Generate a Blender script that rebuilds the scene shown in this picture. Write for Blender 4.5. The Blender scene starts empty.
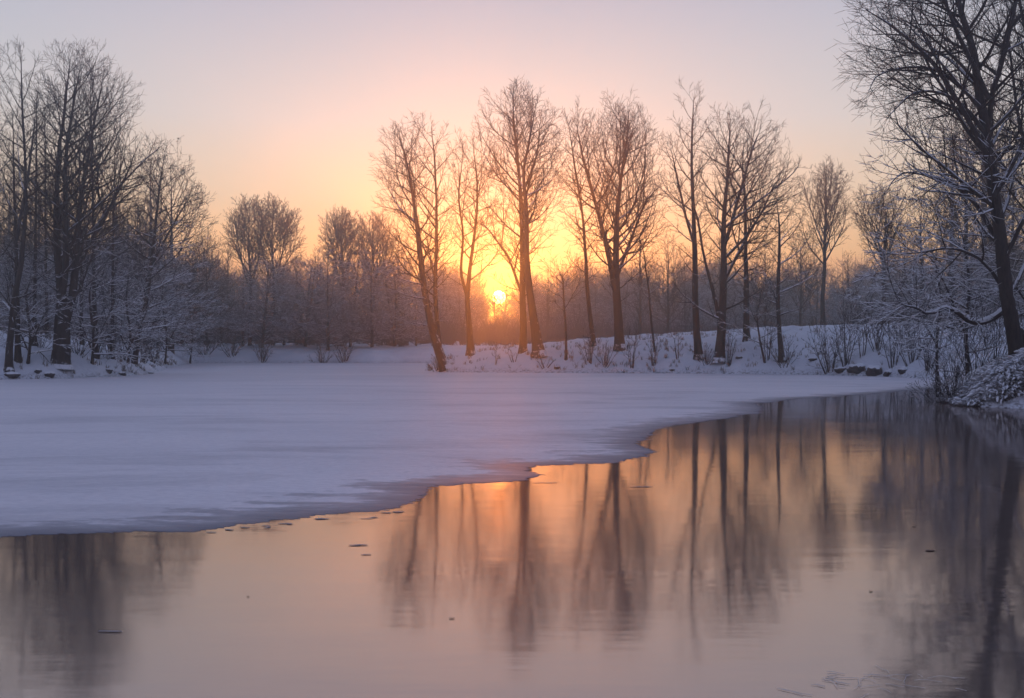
import bpy, math, random
import numpy as np
from mathutils import Vector
R = math.radians
SC = bpy.context.scene
COL = SC.collection

# ------------------------------------------------------------------ camera
F, CX, CY, EYE = 995.0, 512.0, 349.0, 2.0
cam = bpy.data.cameras.new('camera')
camo = bpy.data.objects.new('camera', cam); COL.objects.link(camo)
camo.location = (0, 0, EYE); camo.rotation_euler = (R(90), 0, 0)
cam.sensor_width = 36; cam.lens = 36 * F / 1024; cam.clip_start = 0.1; cam.clip_end = 5000
SC.camera = camo
SC.view_settings.view_transform = 'Standard'; SC.view_settings.look = 'None'
SC.view_settings.gamma = 1; SC.view_settings.exposure = 0.0
SC.view_settings.use_curve_mapping = False
SC.cycles.use_denoising = True
SC.cycles.max_bounces = 6; SC.cycles.volume_bounces = 0; SC.cycles.diffuse_bounces = 2
SC.cycles.glossy_bounces = 2; SC.cycles.transparent_max_bounces = 8
SC.cycles.sample_clamp_indirect = 4

# ------------------------------------------------------------------ sky and sun
SUN_EL, SUN_AZ = 2.98, -0.75                       # degrees; azimuth from +Y towards +X
sdir = Vector((math.sin(R(SUN_AZ)) * math.cos(R(SUN_EL)), math.cos(R(SUN_AZ)) * math.cos(R(SUN_EL)), math.sin(R(SUN_EL))))
world = bpy.data.worlds.new('World'); SC.world = world; world.use_nodes = True
N, L = world.node_tree.nodes, world.node_tree.links
N.clear()
def nd(tree, typ, **kw):
    n = tree.nodes.new(typ)
    for k, v in kw.items():
        if k.startswith('i_'): n.inputs[int(k[2:])].default_value = v
        else: setattr(n, k, v)
    return n
def mth(tree, op, a, b=None, clamp=False):
    n = tree.nodes.new('ShaderNodeMath'); n.operation = op; n.use_clamp = clamp
    for i, v in enumerate((a, b)):
        if v is None: continue
        if isinstance(v, (int, float)): n.inputs[i].default_value = v
        else: tree.links.new(v, n.inputs[i])
    return n.outputs[0]
def ramp(tree, fac, stops, interp='LINEAR'):
    n = tree.nodes.new('ShaderNodeValToRGB'); e = n.color_ramp.elements; n.color_ramp.interpolation = interp
    while len(e) < len(stops): e.new(0.5)
    for el, (p, c) in zip(e, stops):
        el.position = p; el.color = (c[0], c[1], c[2], 1)
    tree.links.new(fac, n.inputs[0]); return n.outputs[0]
def mixc(tree, fac, a, b, mode='MIX'):
    n = tree.nodes.new('ShaderNodeMix'); n.data_type = 'RGBA'; n.blend_type = mode
    for i, v in ((0, fac), (6, a), (7, b)):
        if isinstance(v, (int, float)): n.inputs[i].default_value = v
        elif isinstance(v, tuple): n.inputs[i].default_value = (v[0], v[1], v[2], 1)
        else: tree.links.new(v, n.inputs[i])
    return n.outputs[2]
W = world.node_tree
tc = nd(W, 'ShaderNodeTexCoord'); sep = nd(W, 'ShaderNodeSeparateXYZ'); L.new(tc.outputs['Generated'], sep.inputs[0])
dp = nd(W, 'ShaderNodeVectorMath', operation='DOT_PRODUCT'); L.new(tc.outputs['Generated'], dp.inputs[0]); dp.inputs[1].default_value = sdir
dot = dp.outputs['Value']
zc = mth(W, 'MAXIMUM', sep.outputs[2], 0.0)
warm = ramp(W, zc, [(0.0, (1.5, .44, .10)), (.05, (1.5, .66, .17)), (.09, (1.32, .88, .37)), (.15, (.98, .84, .60)),
                    (.22, (.74, .76, .75)), (.34, (.48, .53, .65)), (.55, (.36, .41, .60)), (1.0, (.18, .24, .43))])
cold = ramp(W, zc, [(0.0, (.60, .40, .40)), (.12, (.52, .43, .54)), (.3, (.34, .37, .56)), (1.0, (.18, .24, .43))])
fwd = mth(W, 'MULTIPLY_ADD', dot, 1.0); W.nodes[-1].inputs[2].default_value = 0.02
fwd = mth(W, 'POWER', mth(W, 'MAXIMUM', fwd, 0.0, True), 1.0)
base = mixc(W, fwd, cold, warm)
dpos = mth(W, 'MAXIMUM', dot, 0.0)
def glow(p, col):
    m = mth(W, 'POWER', dpos, p)
    n = nd(W, 'ShaderNodeVectorMath', operation='SCALE'); n.inputs[0].default_value = col; L.new(m, n.inputs['Scale'])
    return n.outputs[0]
def addv(a, b):
    n = nd(W, 'ShaderNodeVectorMath', operation='ADD'); L.new(a, n.inputs[0]); L.new(b, n.inputs[1]); return n.outputs[0]
tot = addv(base, glow(45, (.05, .05, .0)))
tot = addv(tot, glow(400, (.40, .22, .0)))
tot = addv(tot, glow(3000, (3.0, 1.0, .0)))
disc = mth(W, 'GREATER_THAN', dot, math.cos(R(0.38)))
dn = nd(W, 'ShaderNodeVectorMath', operation='SCALE'); dn.inputs[0].default_value = (60, 30, 5); L.new(disc, dn.inputs['Scale'])
tot = addv(tot, dn.outputs[0])
bg1 = nd(W, 'ShaderNodeBackground'); L.new(tot, bg1.inputs[0]); bg1.inputs[1].default_value = 1.0
sky = nd(W, 'ShaderNodeTexSky', sky_type='NISHITA', sun_disc=False)
sky.sun_elevation = R(SUN_EL); sky.sun_rotation = R(SUN_AZ); sky.dust_density = 2.0
bg2 = nd(W, 'ShaderNodeBackground'); L.new(sky.outputs[0], bg2.inputs[0]); bg2.inputs[1].default_value = 0.008
ads = nd(W, 'ShaderNodeAddShader'); L.new(bg1.outputs[0], ads.inputs[0]); L.new(bg2.outputs[0], ads.inputs[1])
wo = nd(W, 'ShaderNodeOutputWorld'); L.new(ads.outputs[0], wo.inputs[0])

sun = bpy.data.lights.new('sun', 'SUN'); suno = bpy.data.objects.new('sun', sun); COL.objects.link(suno)
sun.energy = 2.8; sun.angle = R(0.6); sun.color = (1.0, .24, .03)
suno.rotation_euler = (-sdir).to_track_quat('-Z', 'Y').to_euler()
suno.location = (0, 0, 60)

# ------------------------------------------------------------------ helpers
def at(px, py, Y): return ((px - CX) / F * Y, Y, EYE - (py - CY) / F * Y)
def wx(px, Y): return (px - CX) / F * Y
def lake(px, py):
    Y = EYE * F / (py - CY); return ((px - CX) / F * Y, Y)
def link(name, me, parent=None, mats=()):
    o = bpy.data.objects.new(name, me); COL.objects.link(o)
    if parent is not None: o.parent = parent
    if me is not None:
        for m in mats: me.materials.append(m)
    return o
def tag(o, label=None, cat=None, group=None, kind=None):
    if label: o['label'] = label
    if cat: o['category'] = cat
    if group: o['group'] = group
    if kind: o['kind'] = kind
    return o
def empty(name, loc): 
    o = bpy.data.objects.new(name, None); COL.objects.link(o); o.location = loc; o.empty_display_size = .3; return o
def build(name, V, Fc, smooth=True):
    V = np.asarray(V, np.float32).reshape(-1, 3); Fc = np.asarray(Fc, np.int32)
    k = Fc.shape[1]
    me = bpy.data.meshes.new(name)
    me.vertices.add(len(V)); me.vertices.foreach_set('co', V.ravel())
    me.loops.add(Fc.size); me.loops.foreach_set('vertex_index', Fc.ravel())
    me.polygons.add(len(Fc)); me.polygons.foreach_set('loop_start', np.arange(0, Fc.size, k, dtype=np.int32))
    me.polygons.foreach_set('loop_total', np.full(len(Fc), k, np.int32))
    me.polygons.foreach_set('use_smooth', np.full(len(Fc), smooth, bool))
    me.update(calc_edges=True); me.validate(); return me
def tubes(name, brs, sides, off=(0, 0, 0)):
    """brs: list of (pts (n,3), radii (n)); sides: int or function of the root radius. One mesh of tapered tubes."""
    groups = {}
    for P, r in brs:
        s = sides(r[0]) if callable(sides) else sides
        groups.setdefault((len(P), s), []).append((P, r))
    VV, FF, base_i = [], [], 0
    for (n, s), lst in groups.items():
        P = np.array([a[0] for a in lst], np.float64) - np.array(off); r = np.array([a[1] for a in lst])
        B = len(P)
        T = np.empty_like(P); T[:, 1:-1] = P[:, 2:] - P[:, :-2]; T[:, 0] = P[:, 1] - P[:, 0]; T[:, -1] = P[:, -1] - P[:, -2]
        T /= np.linalg.norm(T, axis=2, keepdims=True) + 1e-9
        d = P[:, -1] - P[:, 0]; d /= np.linalg.norm(d, axis=1, keepdims=True) + 1e-9
        ref = np.where(np.abs(d[:, 2:3]) < 0.7, np.array([[0, 0, 1.]]), np.array([[1., 0.13, 0]]))[:, None, :]
        U = np.cross(T, np.broadcast_to(ref, T.shape)); U /= np.linalg.norm(U, axis=2, keepdims=True) + 1e-9
        Wv = np.cross(T, U)
        a = np.arange(s) * 2 * math.pi / s
        ring = P[:, :, None, :] + r[:, :, None, None] * (U[:, :, None, :] * np.cos(a)[None, None, :, None] + Wv[:, :, None, :] * np.sin(a)[None, None, :, None])
        VV.append(ring.reshape(-1, 3))
        i = np.arange(B)[:, None, None] * n * s + np.arange(n - 1)[None, :, None] * s
        j = np.arange(s)[None, None, :]; j2 = (j + 1) % s
        q = np.stack([i + j, i + j2, i + s + j2, i + s + j], -1).reshape(-1, 4) + base_i
        FF.append(q); base_i += B * n * s
    if not VV: return None
    return build(name, np.concatenate(VV), np.concatenate(FF))

# value noise (numpy) for terrain
_rng = np.random.RandomState(5); _lat = _rng.rand(256, 256)
def vnoise(x, y):
    xi = np.floor(x).astype(int); yi = np.floor(y).astype(int); fx = x - xi; fy = y - yi
    fx = fx * fx * (3 - 2 * fx); fy = fy * fy * (3 - 2 * fy)
    g = lambda a, b: _lat[a & 255, b & 255]
    return (g(xi, yi) * (1 - fx) + g(xi + 1, yi) * fx) * (1 - fy) + (g(xi, yi + 1) * (1 - fx) + g(xi + 1, yi + 1) * fx) * fy
def fbm(x, y, o=4, p=.5):
    s = 0; a = 1; t = 0
    for k in range(o): s = s + a * (vnoise(x * 2 ** k + 17 * k, y * 2 ** k + 31 * k) - .5); t += a; a *= p
    return s / t * 2

# ------------------------------------------------------------------ materials
def mat(name):
    m = bpy.data.materials.new(name); m.use_nodes = True; t = m.node_tree
    return m, t, t.nodes['Principled BSDF']
def noise(t, scale, detail=4, rough=.55, vec=None, dist=0):
    n = nd(t, 'ShaderNodeTexNoise'); n.inputs['Scale'].default_value = scale; n.inputs['Detail'].default_value = detail
    n.inputs['Roughness'].default_value = rough; n.inputs['Distortion'].default_value = dist
    if vec is not None: t.links.new(vec, n.inputs['Vector'])
    return n.outputs['Fac']
def objco(t, scale=None):
    c = nd(t, 'ShaderNodeTexCoord').outputs['Object']
    if scale:
        m = nd(t, 'ShaderNodeMapping'); m.inputs['Scale'].default_value = scale; t.links.new(c, m.inputs[0]); return m.outputs[0]
    return c
def bump(t, b, h, dist, strength=1.0):
    n = nd(t, 'ShaderNodeBump'); n.inputs['Distance'].default_value = dist; n.inputs['Strength'].default_value = strength
    t.links.new(h, n.inputs['Height']); t.links.new(n.outputs[0], b.inputs['Normal'])

def bark_mat(name, c1, c2, frost):
    m, t, b = mat(name)
    v = objco(t, (1, 1, .25)); f = noise(t, 9, 6, .7, v)
    c = ramp(t, f, [(.3, c1), (.7, c2)])
    g = nd(t, 'ShaderNodeNewGeometry'); s = nd(t, 'ShaderNodeSeparateXYZ'); t.links.new(g.outputs['True Normal'], s.inputs[0])
    k = mth(t, 'ADD', s.outputs[2], mth(t, 'MULTIPLY', noise(t, 2.5, 5, .7, objco(t)), 1.2))
    k = ramp(t, k, [(frost, (0, 0, 0)), (frost + .12, (1, 1, 1))])
    t.links.new(mixc(t, k, c, (.72, .74, .78)), b.inputs['Base Color']); b.inputs['Roughness'].default_value = .95
    b.inputs['Specular IOR Level'].default_value = .2
    bump(t, b, f, .03, .8); return m
BARK = bark_mat('bark', (.022, .020, .021), (.075, .064, .060), .86)
TWIG = bark_mat('twig_bark', (.026, .022, .022), (.048, .038, .036), 1.3)
TWIG_FROST = bark_mat('frosted_twig', (.035, .032, .032), (.08, .072, .07), 1.15)
TWIG_HAZE = bark_mat('haze_paled_twig', (.07, .07, .08), (.17, .16, .18), 1.1)  # haze lightening put into the base colour of the distant low trees
m, t, b = mat('snow'); SNOW = m
b.inputs['Base Color'].default_value = (.80, .82, .86, 1); b.inputs['Roughness'].default_value = .9
bump(t, b, noise(t, 14, 4), .03, .6)
m, t, b = mat('snowy_ground'); GROUND = m
o_ = objco(t); n1 = noise(t, .35, 6, .65, o_); n2 = noise(t, 6, 6, .7, o_)
g = nd(t, 'ShaderNodeNewGeometry'); s_ = nd(t, 'ShaderNodeSeparateXYZ'); t.links.new(g.outputs['Normal'], s_.inputs[0])
p_ = nd(t, 'ShaderNodeSeparateXYZ'); t.links.new(g.outputs['Position'], p_.inputs[0])
low = mth(t, 'SUBTRACT', 1.0, mth(t, 'DIVIDE', p_.outputs[2], .5), True)          # bare soil only at the foot of the bank
k = mth(t, 'MULTIPLY', low, ramp(t, n2, [(.48, (0, 0, 0)), (.60, (1, 1, 1))]))
c = mixc(t, k, ramp(t, n1, [(.3, (.66, .69, .76)), (.7, (.80, .82, .87))]), (.10, .085, .08))
t.links.new(c, b.inputs['Base Color']); b.inputs['Roughness'].default_value = .9
bump(t, b, noise(t, 1.3, 8, .65, o_), .25, .8)
m, t, b = mat('snow_covered_ice'); ICE = m
at_ = nd(t, 'ShaderNodeAttribute', attribute_name='edge_distance')
o_ = objco(t, (.35, 1.0, 1)); nb = noise(t, .35, 7, .65, o_, .6); nf = noise(t, 1.6, 6, .7, objco(t, (.5, 1.4, 1)))
lim = mth(t, 'MULTIPLY', mth(t, 'POWER', nf, 2.4), 7.0)
wet = mth(t, 'SUBTRACT', 1.0, mth(t, 'DIVIDE', at_.outputs['Fac'], lim), True)
wet = mth(t, 'POWER', wet, .55)
thin = ramp(t, nb, [(.50, (0, 0, 0)), (.68, (1, 1, 1))])
fade = mth(t, 'SUBTRACT', 1.0, mth(t, 'DIVIDE', at_.outputs['Fac'], 40.0), True)
tt = mth(t, 'MAXIMUM', wet, mth(t, 'MULTIPLY', mth(t, 'MULTIPLY', thin, fade), .45))
snowc = ramp(t, noise(t, .12, 5, .6, objco(t, (.4, 1, 1))), [(.3, (.70, .68, .72)), (.7, (.85, .81, .84))])
gr = ramp(t, noise(t, 9, 6, .8, objco(t, (.7, 1.2, 1))), [(.35, (.84, .84, .86)), (.6, (1, 1, 1))])
snowc = mixc(t, 1.0, snowc, gr, 'MULTIPLY')
t.links.new(mixc(t, tt, snowc, (.15, .155, .20)), b.inputs['Base Color'])
t.links.new(ramp(t, tt, [(0, (.66,) * 3), (1, (.55,) * 3)]), b.inputs['Roughness'])
bump(t, b, mth(t, 'ADD', noise(t, 3, 8, .75, objco(t, (.6, 1.2, 1))), mth(t, 'MULTIPLY', noise(t, .5, 5, .6, objco(t, (.4, 1.3, 1)), .8), 3.0)), .035, .7)
m, t, b = mat('thin_clear_ice'); WATER = m
b.inputs['Base Color'].default_value = (.055, .055, .075, 1)
b.inputs['IOR'].default_value = 5.0; b.inputs['Specular Tint'].default_value = (1, .88, .82, 1); b.inputs['Specular IOR Level'].default_value = .5
o_ = objco(t); big = noise(t, .22, 4, .6, objco(t, (.6, 1.2, 1)), .5)
t.links.new(ramp(t, big, [(.35, (.045,) * 3), (.65, (.10,) * 3)]), b.inputs['Roughness'])
frost = ramp(t, noise(t, .8, 8, .75, objco(t, (.35, 2.2, 1)), 1.2), [(.55, (0, 0, 0)), (.72, (1, 1, 1))])
t.links.new(mixc(t, mth(t, 'MULTIPLY', frost, .35), (.12, .095, .085), (.22, .20, .20)), b.inputs['Base Color'])
hh = mth(t, 'ADD', mth(t, 'MULTIPLY', noise(t, 1.1, 3, .5, objco(t, (.6, 2.4, 1))), 1.0), mth(t, 'MULTIPLY', noise(t, 7, 3, .5, objco(t, (.35, 2.2, 1))), .10))
bump(t, b, hh, .005, .4)
m, t, b = mat('stone'); STONE = m
t.links.new(ramp(t, noise(t, 5, 6, .7, objco(t)), [(.3, (.03, .03, .035)), (.7, (.11, .10, .10))]), b.inputs['Base Color'])
b.inputs['Roughness'].default_value = .9; bump(t, b, noise(t, 9, 5, .7), .05)
m, t, b = mat('dry_leaf'); LEAF = m; b.inputs['Base Color'].default_value = (.10, .055, .035, 1); b.inputs['Roughness'].default_value = .8
m, t, b = mat('dry_grass'); GRASS = m; b.inputs['Base Color'].default_value = (.22, .18, .15, 1); b.inputs['Roughness'].default_value = .9
m, t, b = mat('frosted_grass'); FGRASS = m
t.links.new(ramp(t, noise(t, 1.8, 4, .6), [(.42, (.10, .09, .085)), (.60, (.42, .42, .45))]), b.inputs['Base Color']); b.inputs['Roughness'].default_value = .9
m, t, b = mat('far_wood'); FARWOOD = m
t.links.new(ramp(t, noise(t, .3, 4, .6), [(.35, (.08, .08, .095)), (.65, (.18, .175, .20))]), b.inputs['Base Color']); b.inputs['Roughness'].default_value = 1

# ------------------------------------------------------------------ ground
shore_px = [(0, 380), (60, 379.2), (110, 377.5), (150, 374.5), (163, 370)]
peninsula_px = [(424, 370.6), (432, 372), (450, 372.6), (520, 373), (600, 373.4), (700, 374), (800, 375), (880, 377), (925, 379), (948, 384), (938, 391), (946, 399), (966, 406), (990, 407.5), (1030, 408.5), (1100, 411)]
poly = [(-70, 62), (-48, 63)] + [lake(*p) for p in shore_px] + [lake(172, 367.6), lake(181, 365.6), lake(187, 364.2)]
poly += [lake(*p) for p in [(200, 363.4), (250, 363.2), (330, 363.0), (372, 363.6), (400, 363.2)]] + [(-9, 136), (1, 128), (-3, 112), (-7, 100)]
poly += [lake(*p) for p in peninsula_px] + [(27, 27), (24, 12), (18, 2), (9, 1.2), (0, 1.6), (-12, 1.0), (-40, -3), (-80, 10)]
PO = np.array(poly)
def sdist(x, y):
    """metres outside the lake outline (negative inside)"""
    x = np.asarray(x, float); y = np.asarray(y, float)
    d = np.full(x.shape, 1e9); ins = np.zeros(x.shape, bool)
    n = len(PO)
    for i in range(n):
        ax, ay = PO[i]; bx, by = PO[(i + 1) % n]
        ex, ey = bx - ax, by - ay
        tt = np.clip(((x - ax) * ex + (y - ay) * ey) / (ex * ex + ey * ey), 0, 1)
        d = np.minimum(d, np.hypot(x - ax - tt * ex, y - ay - tt * ey))
        c = ((ay > y) != (by > y)) & (x < ex * (y - ay) / (ey if ey else 1e-9) + ax)
        ins ^= c
    return np.where(ins, -d, d)
def height(x, y):
    x = np.asarray(x, float); y = np.asarray(y, float)
    d = sdist(x, y) + .5 * fbm(x * .5, y * .5, 3)
    H = np.interp(x, [-60, -40, -30, -10, 2, 12, 20, 34, 60], [3.4, 3.2, 2.6, 1.7, 2.2, 3.0, 3.5, 4.0, 4.2])
    near = np.clip((60 - y) / 20, 0, 1)
    H = H * (1 - near) + 2.3 * near
    behind = np.clip((4 - y) / 3, 0, 1); H = H * (1 - behind) + .34 * behind
    far = np.clip((y - 128) / 12, 0, 1); H = H * (1 - far) + (2.3 + np.clip((y - 150) / 150, 0, 1) * 3.5) * far
    z = H * (1 - np.exp(-np.maximum(d, 0) / (4.2 - 1.6 * near))) * (1 + .12 * fbm(x * .12 + 3, y * .12, 3))
    z = z + np.clip(d / 1.0, 0, 1) * (.24 + .34 * fbm(x * .8, y * .8, 4, .6)) 
    return np.where(d > 0, z, np.maximum(d * .5, -.7)) 
def gz(x, y): return float(height(np.array([x]), np.array([y]))[0])
def on_ground(px, py, y0=20, y1=200):
    """the point of ground seen at this place of the photograph"""
    ys = np.arange(y0, y1, .25); xs = (px - CX) / F * ys; zr = EYE - (py - CY) / F * ys
    h = height(xs, ys); k = np.argmax((h >= zr) & (h > .02))
    return (xs[k], ys[k], h[k])
def at_shore(px, inland, y0=55, y1=110):
    """a point so many metres inland of the shoreline met first along this column of the photograph"""
    ys = np.arange(y0, y1, .1); xs = (px - CX) / F * ys; k = np.argmax(sdist(xs, ys) > inland)
    return xs[k], ys[k]
def spaced(lo, hi, step, far, grow=1.18):
    a = list(np.arange(lo, hi, step)); s = step
    while a[-1] < far: s *= grow; a.append(a[-1] + s)
    s = step
    while a[0] > -far: s *= grow; a.insert(0, a[0] - s)
    return np.array(a)
gx = spaced(-62, 72, .55, 350); gy = spaced(-4, 150, .55, 350)
X, Y = np.meshgrid(gx, gy); Z = height(X, Y)
nx, ny = len(gx), len(gy)
idx = np.arange(nx * ny).reshape(ny, nx)
q = np.stack([idx[:-1, :-1], idx[:-1, 1:], idx[1:, 1:], idx[1:, :-1]], -1).reshape(-1, 4)
tag(link('snowy_ground', build('snowy_ground', np.stack([X, Y, Z], -1), q), None, [GROUND]), kind='structure')

# lake surface: thin clear ice, and the sheet of snow covered ice over the far part of it
wx_ = np.linspace(-85, 40, 60); wy_ = np.linspace(-6, 145, 70)
X, Y = np.meshgrid(wx_, wy_); idx = np.arange(X.size).reshape(X.shape)
q = np.stack([idx[:-1, :-1], idx[:-1, 1:], idx[1:, 1:], idx[1:, :-1]], -1).reshape(-1, 4)
tag(link('lake_water', build('lake_water', np.stack([X, Y, X * 0], -1), q), None, [WATER]), kind='structure')

edge_px = [(0, 537.5), (60, 534), (130, 531), (190, 531.5), (240, 526), (258, 524), (300, 517.5), (339, 515), (380, 511), (398, 508), (415, 499),
           (437, 488.5), (456, 485), (500, 482.5), (519, 481), (530, 479.5), (534, 476.5), (527.5, 470), (534, 466), (560, 464.7), (608, 463), (628, 458.5),
           (648, 454), (656, 451.5), (646, 448), (633, 443.5), (645, 438), (652, 432), (664, 426.5), (690, 424), (706, 421), (725, 418.5), (757, 413), (763, 409.5),
           (752, 404), (778, 401.5), (800, 399), (830, 397), (862, 394.5), (905, 391), (938, 388)]
E0 = np.array([(-40, 6.5), (-20, 9.2), (-9, 10.1)] + [lake(*p) for p in edge_px] + [(30, 64), (60, 90)])
uA = np.array((.5568, .8307)); nA = np.array((-.8307, .5568))
eu = E0 @ uA; ev = E0 @ nA
us = np.concatenate([np.arange(eu[0], 3, .25), np.arange(3, 22, .018), np.arange(22, 62, .07), np.arange(62, eu[-1], .8)])
vs = np.interp(us, eu, ev)
amp = np.interp(us, [0, 8, 20, 60], [.18, .22, .35, .6])
vs = vs + amp * (fbm(us * .9, us * 0 + 3.3, 8, .74)) + amp * 1.5 * np.abs(fbm(us * 3.1, us * 0 + 9.1, 6, .8)) - amp * 1.0 * np.abs(fbm(us * 8.3, us * 0 + 1.7, 4, .8))
ws = np.array([0, .004, .02, .06, .14, .3, .6, 1.1, 2, 3.5, 6, 10, 16, 26, 40, 60, 90, 130.])
zz = np.array([-.004, .003, .004, .005, .006, .007, .009, .012, .017, .024, .04, .04, .04, .04, .04, .04, .04, .04])
U, Wg = np.meshgrid(us, ws); Vg = vs[None, :] + Wg
# smooth the small teeth out away from the edge
Xs = U * uA[0] + Vg * nA[0]; Ys = U * uA[1] + Vg * nA[1]
Zs = np.broadcast_to(zz[:, None], Xs.shape) + np.clip(Wg / 1.5, 0, 1) * .012 * fbm(Xs * .7, Ys * 1.2, 4)
idx = np.arange(Xs.size).reshape(Xs.shape)
q = np.stack([idx[:-1, :-1], idx[:-1, 1:], idx[1:, 1:], idx[1:, :-1]], -1).reshape(-1, 4)
me = build('snow_covered_ice', np.stack([Xs, Ys, Zs], -1), q)
a_ = me.attributes.new('edge_distance', 'FLOAT', 'POINT'); a_.data.foreach_set('value', Wg.astype(np.float32).ravel())
tag(link('ice_sheet', me, None, [ICE]), kind='structure')

# ------------------------------------------------------------------ trees
rnd = random.random
def uni(a, b): return a + (b - a) * rnd()
def norm(v):
    l = math.sqrt(v[0] ** 2 + v[1] ** 2 + v[2] ** 2) or 1; return (v[0] / l, v[1] / l, v[2] / l)
def perp(d, ang):
    r = (0, 0, 1) if abs(d[2]) < .9 else (1, 0, 0)
    u = norm((d[1] * r[2] - d[2] * r[1], d[2] * r[0] - d[0] * r[2], d[0] * r[1] - d[1] * r[0]))
    w = (d[1] * u[2] - d[2] * u[1], d[2] * u[0] - d[0] * u[2], d[0] * u[1] - d[1] * u[0])
    c, s = math.cos(ang), math.sin(ang)
    return (u[0] * c + w[0] * s, u[1] * c + w[1] * s, u[2] * c + w[2] * s)
class Grow:
    SEG = (0, .55, .38, .26, .2)
    def __init__(s, inside, maxlev=4, rtwig=.011, dens=(0, 1.5, 2.4, 3.0), up=(0, .05, .06, .05, .03), wander=(0, .14, .15, .13, .12), frac=.52, angle=(32, 55), minlen=.35):
        s.inside, s.maxlev, s.rtwig, s.dens, s.up, s.wander, s.frac, s.angle, s.minlen = inside, maxlev, rtwig, dens, up, wander, frac, angle, minlen
        s.out = []                                   # (lev, pts, radii)
    def branch(s, p, d, Ln, r, lev):
        n = max(2, int(Ln / s.SEG[lev])); st = Ln / n
        pts = [p]; dirs = [d]; w = s.wander[lev]; u = s.up[lev]; outside = 0
        for i in range(n):
            d = norm((d[0] + uni(-w, w), d[1] + uni(-w, w), d[2] + uni(-w, w) + u))
            p = (p[0] + d[0] * st, p[1] + d[1] * st, p[2] + d[2] * st)
            pts.append(p); dirs.append(d)
            if not s.inside(p):
                outside += 1
                if outside > (0 if lev < 3 else 1): break
        n = len(pts) - 1; al = n * st
        rend = max(s.rtwig * .6, r * .28)
        rad = [r + (rend - r) * (i / n) ** .8 for i in range(n + 1)]
        s.out.append((lev, pts, rad))
        if lev >= s.maxlev or outside > 4: return
        s.kids(pts, dirs, rad, al, lev, .16)
        if lev < 3:                                  # the tip forks
            for q in range(2):
                dd = perp(dirs[-1], uni(0, 6.28)); a = R(uni(10, 26))
                s.branch(pts[-1], norm(tuple(dirs[-1][k] * math.cos(a) + dd[k] * math.sin(a) for k in range(3))), max(s.minlen, al * .3), rad[-1] * .9, lev + 1)
    def kids(s, pts, dirs, rad, al, lev, t0):
        n = len(pts) - 1; m = int(al * s.dens[lev] + rnd()); ang = uni(0, 6.28)
        for q in range(m):
            t = t0 + (1 - t0) * (q + rnd()) / m
            i = min(n - 1, int(t * n)); f = t * n - i; P = tuple(pts[i][k] * (1 - f) + pts[i + 1][k] * f for k in range(3))
            ang += 2.4 + uni(-.6, .6); dd = perp(dirs[i], ang); a = R(uni(*s.angle))
            d = norm(tuple(dirs[i][k] * math.cos(a) + dd[k] * math.sin(a) for k in range(3)))
            ln = max(s.minlen, al * s.frac * (1.2 - .75 * t) * uni(.6, 1.25))
            if lev == 3: ln = uni(.35, .8)
            s.branch(P, d, ln, max(s.rtwig, min(rad[i] * .6, s.rtwig * 1.0 + ln * .016)), lev + 1)
def snow_on(brs, amount, zlimit=None, minr=.008):
    out = []
    for lev, P, r in brs:
        if len(P) < 3: continue
        dz = abs(P[-1][2] - P[0][2]) / (math.dist(P[0], P[-1]) + 1e-6)
        if dz > .72: continue
        if zlimit is not None and P[0][2] > zlimit and rnd() < min(1, (P[0][2] - zlimit) / 3): continue
        if lev >= 4 and rnd() < .5: continue
        k = amount * min(1, (.8 - dz) / .35)
        rr = [max(minr, (.75 * a + .010) * k * uni(.6, 1.15)) for a in r]; rr[0] *= .4; rr[-1] *= .4
        out.append(([(p[0], p[1], p[2] + a * .75 + q * .3) for p, a, q in zip(P, r, rr)], rr))
    return out
NSIDE = lambda r: 10 if r > .25 else 8 if r > .12 else 6 if r > .05 else 4 if r > .025 else 3
def smooth_path(pts, sub=5):
    """Catmull-Rom through (x,y,z,r)"""
    P = np.array(pts, float); P = np.vstack([2 * P[0] - P[1], P, 2 * P[-1] - P[-2]]); out = []
    for i in range(1, len(P) - 2):
        for k in range(sub):
            t = k / sub; a, b, c, d = P[i - 1:i + 3]
            out.append(.5 * ((2 * b) + (-a + c) * t + (2 * a - 5 * b + 4 * c - d) * t * t + (-a + 3 * b - 3 * c + d) * t ** 3))
    out.append(P[-2]); return np.array(out)
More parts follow.
